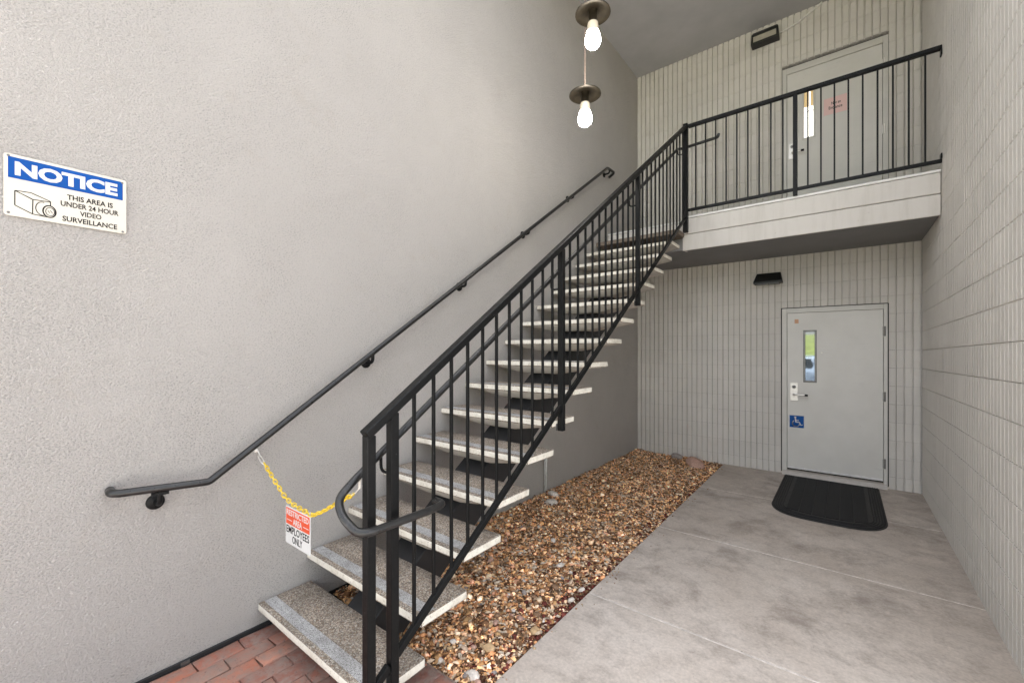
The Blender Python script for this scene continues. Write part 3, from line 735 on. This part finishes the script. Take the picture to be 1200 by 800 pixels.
PA = (-1.614, 3.005, 3.579); PB = (-1.416, 2.753, 3.969)
pendant('hanging bare bulb under a dark disc shade, farther and lower of the two', *PA, 1.5)
pendant('hanging bare bulb under a dark disc shade, nearer and higher of the two', *PB, 1.5)

# ------------------------------------------------------------------ notice sign on the stucco wall
ns = thing('notice_sign', (XL, .25, 2.19), 'white and blue NOTICE video surveillance sign on the stucco wall', 'sign')
SWd, SH = .3494, .237
O = Vector((XL+.005, .076, 2.070)); ex, ey = EXW, EZ
MB().prism(rrect(0, 0, SWd, SH, .010), O, ex, ey, 0, .003).build('plate', M['sign_white'], ns, bevel=.0006)
def sgn(pts): return [(a*SWd, b_*SH) for a, b_ in pts]
MB().prism(sgn([(.031, .615), (.965, .615), (.965, .955), (.031, .955)]), O, ex, ey, .0031, .0035).build('blue_band', M['sign_blue'], ns)
lettering('lettering', 'NOTICE', O, ex, ey, .080*SWd, .668*SH, .916*SWd, .895*SH, M['sign_white2'], ns, .0036, .045)
for tx, x0, y0, x1, y1 in (('THIS AREA IS', .478, .435, .873, .525), ('UNDER 24 HOUR', .426, .310, .926, .400), ('VIDEO', .584, .185, .770, .272), ('SURVEILLANCE', .440, .055, .913, .145)):
    lettering('lettering', tx, O, ex, ey, x0*SWd, y0*SH, x1*SWd, y1*SH, M['ink'], ns, .0031, .022)
dr = MB()
def line(pts, wd=.0022, off=0):
    wd *= 1.35
    for (a, b_), (c_, d_) in zip(pts[:-1], pts[1:]):
        a, c_ = a*SWd, c_*SWd; b_, d_ = b_*SH, d_*SH
        dx, dy = c_-a, d_-b_; l = math.hypot(dx, dy) or 1; nx, ny = -dy/l*wd/2, dx/l*wd/2
        dr.prism([(a-nx, b_-ny), (c_-nx, d_-ny), (c_+nx, d_+ny), (a+nx, b_+ny)], O, ex, ey, .0031+off, .0035+off)
line([(.080, .418), (.080, .181), (.209, .084), (.212, .325), (.080, .418), (.197, .430), (.346, .345), (.346, .275)])
line([(.212, .325), (.346, .335)], .0022, .0001); line([(.125, .385), (.205, .325)], .0016, .0002); line([(.209, .084), (.30, .075), (.345, .075)], .0022, .0001)
def ell(cx, cy, rx, ry, a0=0, a1=360, wd=.002, off=.0002):
    line([(cx+rx*math.cos(R(a)), cy+ry*math.sin(R(a))) for a in np.arange(a0, a1+1, 15)], wd, off)
ell(.285, .200, .052, .110, 75, 285); ell(.338, .172, .050, .098, 0, 360, .0032); ell(.343, .170, .034, .068, 0, 360, .0016, .0004)
line([(.325, .185), (.340, .150)], .0014, .0005); line([(.343, .195), (.362, .150)], .0014, .0005)
dr.build('camera_drawing', M['ink'], ns)
for a, b_ in ((.034, .051), (.034, .965), (.965, .035), (.960, .940)):
    MB().lathe([(0, .0018), (.003, .0015), (.0045, 0)], O+ex*a*SWd+ey*b_*SH+Vector((.003, 0, 0)), (1, 0, 0), 10).build('screw', M['steel_dark'], ns, smooth=True)

# ------------------------------------------------------------------ chain and hanging sign
ch = thing('safety_chain', (-2.0, .955, .8), 'yellow plastic chain hung from the wall across the foot of the stair', 'chain')
cpts = [(-2.395, .955, .953), (-2.372, .955, .938), (-2.266, .955, .882), (-2.167, .955, .832), (-2.10, .955, .818), (-2.028, .955, .812), (-1.90, .955, .806), (-1.807, .955, .845), (-1.695, .955, .905), (-1.592, .955, .958), (-1.572, .955, .968)]
cp_ = [Vector(p_) for p_ in cpts]
lk = MB(); n = 14
lk.tube([((.0125+.0045*0)*0+ (.0105*math.cos(a)+(.0075 if math.cos(a) > 0 else -.0075)), .0085*math.sin(a), 0) for a in [2*math.pi*(k+.5)/n for k in range(n)]], .0026, 6, closed=True)
lkm = lk.mesh('link', M['yellow'], smooth=True)
tot = sum((b_-a).length for a, b_ in zip(cp_[:-1], cp_[1:])); pitch = .0268; nl = int(tot/pitch)
def along(s_):
    for a, b_ in zip(cp_[:-1], cp_[1:]):
        l = (b_-a).length
        if s_ <= l: return a+(b_-a)*(s_/l), (b_-a).normalized()
        s_ -= l
    return cp_[-1], (cp_[-1]-cp_[-2]).normalized()
for i in range(nl+1):
    p_, tdir = along(i*tot/nl); o = link('link', lkm, ch, p_)
    yv = Vector((0, 1, 0)); zv = tdir.cross(yv).normalized()
    Mx = Matrix((tdir, yv, zv)).transposed(); rot = Matrix.Rotation(R(45 if i % 2 else -45)+random.uniform(-.2, .2), 3, 'X')
    o.rotation_mode = 'QUATERNION'; o.rotation_quaternion = (Mx @ rot).to_quaternion()
hk = MB(); hk.lathe([(0, .010), (.010, .009), (.013, 0)], (XL+.001, .955, 1.010), (1, 0, 0), 12)
hk.tube(rounded([(XL+.006, .955, 1.010), (XL+.035, .955, 1.012), (XL+.045, .955, .992), (XL+.022, .955, .985)], .012, 4), .003, 8)
hk.tube([Vector((-2.445, .955, .972))+Vector((.036*math.cos(a)*.80, .008*math.sin(a), -.036*math.cos(a)*.55)) for a in np.linspace(0, 2*math.pi, 15)[:-1]], .0025, 6, closed=True)
hk.build('wall_hook', M['steel'], ch, smooth=True)
h2 = MB(); h2.tube(rounded([(-1.578, .955, .966), (-1.55, .957, .98), (-1.532, .965, 1.005)], .015, 4), .0026, 8); h2.tube([(-1.532, .965, 1.0), (-1.532, .965, 1.05)], .006, 8)
h2.build('rail_hook', M['steel'], ch, smooth=True)
rs_ = thing('restricted_area_sign', (-2.02, .955, .71), 'small white and red RESTRICTED AREA sign hanging from the yellow chain', 'sign')
O = Vector((-2.143, .948, .624)); ex, ey = EXB, EZ; sw2, sh2 = .243, .178
MB().prism(rrect(0, 0, sw2, sh2, .006), O, ex, ey, -.001, .001).build('plate', M['sign_white2'], rs_)
MB().prism(rrect(.006, .094, sw2-.006, sh2-.006, .003), O, ex, ey, .0012, .0016).build('red_panel', M['sign_red'], rs_)
lettering('lettering', 'RESTRICTED', O, ex, ey, .014, .138, sw2-.014, .166, M['sign_white2'], rs_, .0017, .012)
lettering('lettering', 'AREA', O, ex, ey, .078, .101, .165, .130, M['sign_white2'], rs_, .0017, .012)
MB().prism(rrect(.014, .114, .066, .117), O, ex, ey, .0017, .0021).prism(rrect(.177, .114, sw2-.014, .117), O, ex, ey, .0017, .0021).build('dash', M['sign_white2'], rs_)
lettering('lettering', 'EMPLOYEES', O, ex, ey, .010, .053, sw2-.010, .088, M['ink'], rs_, .0012, .012)
lettering('lettering', 'ONLY', O, ex, ey, .070, .012, .168, .046, M['ink'], rs_, .0012, .012)
for dx in (.012, sw2-.012):
    MB().tube([(O.x+dx+.006*math.cos(a), .952, O.z+sh2+.006+.012*math.sin(a)) for a in np.linspace(0, 2*math.pi, 11)[:-1]], .0014, 5, closed=True).build('tie', M['sign_white2'], rs_)

# ------------------------------------------------------------------ mat
mt = thing('door_mat', (-.12, 5.5, 0), 'black ribbed rubber mat with a rounded front at the lower door', 'mat')
mx0, mx1, my1, ys = -.575, .318, 6.255, 5.06
def mat_outline(e, n=18):
    x0, x1 = mx0+e, mx1-e; cx = (mx0+mx1)/2; out = [(x1, my1-e*.3), (x0, my1-e*.3)]
    out += [(x0, ys)]
    for k in range(n+1):
        a = math.pi*k/n; c_ = abs(math.cos(a))**.55*(1 if math.cos(a) > 0 else -1)
        out.append((cx-(x1-cx)*c_, ys-.02-(.345-e)*math.sin(a)**1.0+.02))
    return out
om = MB(); oa, ob, oc = mat_outline(0), mat_outline(.012), mat_outline(.05); K = len(oa)
vs = [(x, y, .001) for x, y in oa]+[(x, y, .008) for x, y in ob]+[(x, y, .013) for x, y in oc]
fs = [(i, (i+1) % K, K+(i+1) % K, K+i) for i in range(K)]+[(K+i, K+(i+1) % K, 2*K+(i+1) % K, 2*K+i) for i in range(K)]+[tuple(range(2*K, 3*K))]
om.add(vs, fs).build('base', M['rubber_dust'], mt)
for e in (.018, .038, .058, .078, .098):
    pts = [(x, y, .0125 if e > .05 else .010) for x, y in mat_outline(e)]; MB().tube(pts[1:]+[pts[0]], .0055, 6).build('rim_rib', M['rubber'], mt, smooth=True)
xs = np.linspace(mx0+.135, mx1-.135, 7)
for a, b_ in zip(xs[:-1], xs[1:]):
    mb = MB(); n = 6; w6 = (b_-a-.007)
    cxm = (mx0+mx1)/2
    def fy(x): return ys-.20*math.sqrt(max(0, 1-((x-cxm)/.42)**2))
    k = 5; top = []
    xa_ = [a+.0035+w6*i/k for i in range(k+1)]
    mb.prism([(x, fy(x)) for x in xa_]+[(xa_[-1], my1-.04), (xa_[0], my1-.04)], (0, 0, 0), (1, 0, 0), (0, 1, 0), .013, .0175)
    mb.build('tread_panel', M['rubber'], mt, bevel=.0015)

# ------------------------------------------------------------------ pipes behind the stair
pi_ = thing('conduit_stub', (XL+.03, 3.75, .05), 'pair of thin grey pipes rising from the gravel at the stucco wall', 'pipe')
for dy in (0, .028):
    MB().tube([(XL+.033, 3.735+dy, .0), (XL+.033, 3.735+dy, .46), (XL+.018, 3.735+dy, .48), (XL-.01, 3.735+dy, .485)], .0075, 10).build('pipe', M['galv'], pi_, smooth=True)

# ------------------------------------------------------------------ gravel bed
GX0, GX1, GY0, GY1 = XL+.002, -1.290, 1.388, YB+.004
def gz(x, y):
    s_ = (GX1-x)/(GX1-GX0)
    return -.012+.062*np.clip(s_, 0, 1)**.8*(1-.45*np.clip((y-4.2)/2.2, 0, 1))+.012*np.sin(x*7+y*3.1)*np.sin(y*4.3)*np.clip(s_*3, 0, 1)
gb = thing('gravel_bed', (-1.9, 3.8, 0), None, None); gb['kind'] = 'structure'
so = MB(); nx, ny = 14, 50; vs = []
for j in range(ny+1):
    for i in range(nx+1):
        x = GX0+(GX1-GX0)*i/nx; y = GY0+(GY1-GY0)*j/ny; vs.append((x, y, float(gz(x, y))-.008))
so.add(vs, [(j*(nx+1)+i, j*(nx+1)+i+1, (j+1)*(nx+1)+i+1, (j+1)*(nx+1)+i) for j in range(ny) for i in range(nx)])
so.build('soil', M['soil'], gb, smooth=True)
bm = bmesh.new(); bmesh.ops.create_icosphere(bm, subdivisions=1, radius=1); bm.verts.ensure_lookup_table()
IV = np.array([v.co[:] for v in bm.verts]); IF = np.array([[v.index for v in f.verts] for f in bm.faces]); bm.free()
bm = bmesh.new(); bmesh.ops.create_icosphere(bm, subdivisions=2, radius=1); bm.verts.ensure_lookup_table()
JV = np.array([v.co[:] for v in bm.verts]); JF = np.array([[v.index for v in f.verts] for f in bm.faces]); bm.free()
PAL = np.array([(.42, .28, .16), (.50, .36, .22), (.30, .185, .10), (.58, .47, .36), (.22, .13, .075), (.62, .56, .48), (.36, .20, .115), (.50, .36, .26), (.27, .22, .18), (.48, .30, .23), (.16, .10, .065)])
PW = np.array([.16, .17, .12, .12, .09, .09, .08, .08, .03, .06, .05]); PW /= PW.sum()
def rotmats(n):
    q = rng.normal(size=(n, 4)); q /= np.linalg.norm(q, axis=1)[:, None]; w, x, y, z = q.T
    return np.stack([np.stack([1-2*(y*y+z*z), 2*(x*y-z*w), 2*(x*z+y*w)], 1), np.stack([2*(x*y+z*w), 1-2*(x*x+z*z), 2*(y*z-x*w)], 1), np.stack([2*(x*z-y*w), 2*(y*z+x*w), 1-2*(x*x+y*y)], 1)], 1)
def stones(V, F, P, rad, cols, flat=.62, rough=.24):
    n = len(P); sc = np.stack([rng.uniform(.8, 1.3, n), rng.uniform(.6, 1.0, n), rng.uniform(.4, .8, n)*flat/.62], 1)*rad[:, None]
    loc = V[None]*(1+rng.normal(0, rough, (n, len(V), 1)))
    loc = loc*sc[:, None, :]
    tilt = rotmats(n)
    # mostly flat-lying: blend a yaw with a small tilt
    ya = rng.uniform(0, 2*np.pi, n); ti = rng.normal(0, .45, n); ca, sa = np.cos(ya), np.sin(ya); ct, st_ = np.cos(ti), np.sin(ti)
    x, y, z = loc[..., 0], loc[..., 1], loc[..., 2]
    y2 = y*ct[:, None]-z*st_[:, None]; z2 = y*st_[:, None]+z*ct[:, None]
    x3 = x*ca[:, None]-y2*sa[:, None]; y3 = x*sa[:, None]+y2*ca[:, None]
    W_ = np.stack([x3, y3, z2], -1)+P[:, None, :]
    W_[..., 0] = np.clip(W_[..., 0], GX0+.002, None)
    idx = (F[None]+(np.arange(n)*len(V))[:, None, None]).reshape(-1, 3)
    return W_.reshape(-1, 3), idx, np.repeat(cols, len(V), 0)
def in_bed(n, y0, y1): return np.stack([rng.uniform(GX0+.012, GX1-.006, n), rng.uniform(y0, y1, n)], 1)
def colours(P):
    n = len(P); c = PAL[rng.choice(len(PAL), n, p=PW)]*np.exp(rng.normal(-.06, .34, (n, 1)))*np.array([2.3, 1.97, 1.60])
    # dark red mulch crumbs gathered along the path edge
    e = np.exp(-((GX1-P[:, 0])/.055))*np.exp(-((P[:, 1]-2.25)/.42)**2)*1.1+.35*np.exp(-((GX1-P[:, 0])/.12))
    pick = rng.uniform(size=n) < e; c[pick] = np.array([.16, .045, .035])*rng.uniform(.6, 1.5, (pick.sum(), 1)); return c
parts = []
for (V, F, n, y0, y1, r0, sg_) in ((JV, JF, 4800, GY0, 2.9, .0080, .48), (IV, IF, 8000, GY0, 2.9, .0055, .40), (IV, IF, 20000, 2.9, GY1-.01, .0076, .42)):
    xy = in_bed(n, y0, y1); rad = np.clip(r0*np.exp(rng.normal(0, sg_, n)), .004, .024)
    z = gz(xy[:, 0], xy[:, 1])+rng.uniform(-.006, .007, n)
    P = np.concatenate([xy, z[:, None]], 1); parts.append(stones(V, F, P, rad, colours(P)))
# leaf litter flakes and mulch chips
n = 8500; xy = in_bed(n, GY0, GY1-.02); P = np.concatenate([xy, (gz(xy[:, 0], xy[:, 1])+rng.uniform(.003, .017, n))[:, None]], 1)
LV = np.array([(-1, -.4, 0), (0, -.55, .25), (1, -.1, 0), (.2, .5, .3), (-.7, .4, .1), (0, 0, -.12)]); LF = np.array([(0, 1, 5), (1, 2, 5), (2, 3, 5), (3, 4, 5), (4, 0, 5)])
cl = np.array([(.26, .14, .075), (.62, .47, .33), (.15, .085, .05), (.74, .62, .48)])[rng.integers(0, 4, n)]*rng.uniform(.7, 1.2, (n, 1))
parts.append(stones(LV, LF, P, rng.uniform(.008, .021, n), cl, 1.0, .1))
n = 90; ys_ = rng.uniform(1.45, 6.2, n); P = np.stack([GX1+np.abs(rng.normal(0, .05, n))+.008, ys_, np.full(n, .003)], 1)   # strays kicked onto the slab
parts.append(stones(IV, IF, P, np.clip(.0045*np.exp(rng.normal(0, .35, n)), .002, .009), PAL[rng.integers(0, 8, n)]))
nb = 0; VV, FF, CC = [], [], []
for v, f, c in parts: VV.append(v); FF.append(f+nb); CC.append(c); nb += len(v)
VV, FF, CC = np.concatenate(VV), np.concatenate(FF), np.concatenate(CC)
me = bpy.data.meshes.new('gravel'); me.vertices.add(len(VV)); me.vertices.foreach_set('co', VV.ravel())
me.loops.add(FF.size); me.loops.foreach_set('vertex_index', FF.ravel().astype(np.int32)); me.polygons.add(len(FF))
me.polygons.foreach_set('loop_start', np.arange(0, FF.size, 3, dtype=np.int32)); me.update(calc_edges=True); me.validate()
at = me.color_attributes.new('tone', 'FLOAT_COLOR', 'POINT'); at.data.foreach_set('color', np.concatenate([CC, np.ones((len(CC), 1))], 1).ravel())
me.materials.append(M['gravel']); go = link('gravel', me); tag(go, kind='stuff')
# the larger stones that can be picked apart
def stone_mesh(mat):
    v = JV*(1+rng.normal(0, .09, (len(JV), 1)))*np.array([1.15, .85, .58])
    me = bpy.data.meshes.new('stone'); me.from_pydata(v.tolist(), [], JF.tolist()); me.materials.append(mat)
    me.polygons.foreach_set('use_smooth', [True]*len(me.polygons)); me.set_sharp_from_angle(angle=R(28)); return me
SM = [stone_mesh(M[k]) for k in ('stoneA', 'stoneB', 'stoneC', 'stoneA', 'stoneF', 'stoneD', 'stoneE', 'stoneC', 'stoneB', 'stoneC')]
for i in range(190):
    y = GY0+.03+abs(rng.normal(0, .85)); x = rng.uniform(GX0+.05, GX1-.02)
    if y > 3.6: continue
    r = float(np.clip(rng.normal(.0145, .0038), .009, .026)); o = link('stone', SM[i % len(SM)], gb, (x, y, float(gz(x, y))+.005+r*.25))
    o.scale = (r*rng.uniform(.85, 1.2), r*rng.uniform(.8, 1.1), r*rng.uniform(.8, 1.2)); o.rotation_euler = (rng.normal(0, .3), rng.normal(0, .3), rng.uniform(0, 6.28))
def rock(x, y, r, mat, label, flat=.6):
    v = JV*(1+rng.normal(0, .07, (len(JV), 1)))*np.array([1.15, .85, flat])*r
    me = bpy.data.meshes.new('rock'); me.from_pydata(v.tolist(), [], JF.tolist()); me.materials.append(M[mat])
    me.polygons.foreach_set('use_smooth', [True]*len(me.polygons)); me.set_sharp_from_angle(angle=R(28))
    o = link('rock', me, None, (x, y, float(gz(x, y))+r*flat*.55)); o.rotation_euler = (rng.normal(0, .15), rng.normal(0, .15), rng.uniform(0, 6.28))
    return tag(o, label, 'rock', 'larger rocks lying on the gravel')
rock(-1.56, 5.99, .125, 'stoneF', 'large pinkish tan rock near the back wall at the path edge', .45)
rock(-1.88, 6.24, .075, 'stoneE', 'dark grey rock against the foot of the back block wall')
rock(-2.38, 3.74, .050, 'stoneB', 'pale rock beside the thin pipes at the stucco wall')
rock(-2.27, 3.52, .060, 'stoneB', 'flat pale rock just in front of the thin pipes', .35)
rock(-1.51, 3.20, .036, 'stoneC', 'dark brown rock in the middle of the bed near the path')
rock(-1.345, 1.925, .030, 'stoneD', 'yellow ochre rock close to the path edge')
rock(-1.445, 1.65, .032, 'stoneD', 'rounded ochre rock near the lowest treads', .75)
rock(-1.385, 1.475, .030, 'stoneB', 'white rock at the near end of the gravel beside the bricks', .75)

# ------------------------------------------------------------------ street side, seen mirrored in the lower door's glass
car = thing('parked_car', (-1.0, -6.4, -.09), 'silver blue parked car in front of the lawn, mirrored in the door window', 'car')
cb = MB(); cx0, cy0, z0 = -3.2, -6.4, -.09
sil = [(-2.1, .32), (-2.15, .62), (-2.0, .80), (-1.1, .93), (-.35, 1.42), (.9, 1.45), (1.75, 1.0), (2.1, .92), (2.15, .55), (2.1, .32)]
def sect(px, pz, wl): return (cx0+2.1+px, wl, z0+pz)
def halfw(pz): return .86 if pz < .95 else .86-.22*(pz-.95)/.5
n = len(sil); vs = [(cx0+2.1+a, cy0-halfw(b_), z0+b_) for a, b_ in sil]+[(cx0+2.1+a, cy0+halfw(b_), z0+b_) for a, b_ in sil]
cb.add(vs, [tuple(range(n)), tuple(range(n, 2*n))[::-1]]+[(i, (i+1) % n, n+(i+1) % n, n+i) for i in range(n)])
cb.build('body', M['car'], car, bevel=.06, seg=2, smooth=True)
X0 = cx0+2.1
for sgnv, yy in ((-1, cy0-.80), (1, cy0+.80)):
    MB().prism([(X0-.75, z0+.97), (X0-.28, z0+1.35), (X0+.25, z0+1.37), (X0+.25, z0+.97)], (0, yy, 0), (1, 0, 0), (0, 0, 1), -.03, .03).build('side_window', M['carglass'], car)
    MB().prism([(X0+.33, z0+.97), (X0+.33, z0+1.37), (X0+.85, z0+1.37), (X0+1.35, z0+1.02)], (0, yy, 0), (1, 0, 0), (0, 0, 1), -.03, .03).build('side_window', M['carglass'], car)
    for px in (-1.35, 1.35):
        wl = MB(); wl.lathe([(.20, .11), (.30, .11), (.325, .08), (.325, -.08), (.30, -.11), (.20, -.11)], (X0+px, cy0+sgnv*.78, z0+.325), (0, 1, 0), 22); wo_ = wl.build('wheel', M['tyre'], car, smooth=True)
        MB().lathe([(0, .09), (.19, .10), (.20, .07), (.20, -.07), (.19, -.10), (0, -.09)], (X0+px, cy0+sgnv*.78, z0+.325), (0, 1, 0), 18).build('rim', M['steel'], wo_, smooth=True)
MB().prism([(cy0-.62, 0), (cy0+.62, 0), (cy0+.55, .74), (cy0-.55, .74)], (X0-1.02, 0, z0+.985), (0, 1, 0), Vector((.84, 0, .54)).normalized(), -.012, .02).build('windscreen', M['carglass'], car)
MB().prism([(cy0-.60, 0), (cy0+.60, 0), (cy0+.52, .8), (cy0-.52, .8)], (X0+1.66, 0, z0+1.06), (0, 1, 0), Vector((-.88, 0, .465)).normalized(), -.02, .012).build('rear_window', M['carglass'], car)
for yy in (cy0-.6, cy0+.6): MB().box(X0-2.17, X0-2.03, yy-.16, yy+.16, z0+.60, z0+.72).build('headlight', M['carlamp'], car, bevel=.02)
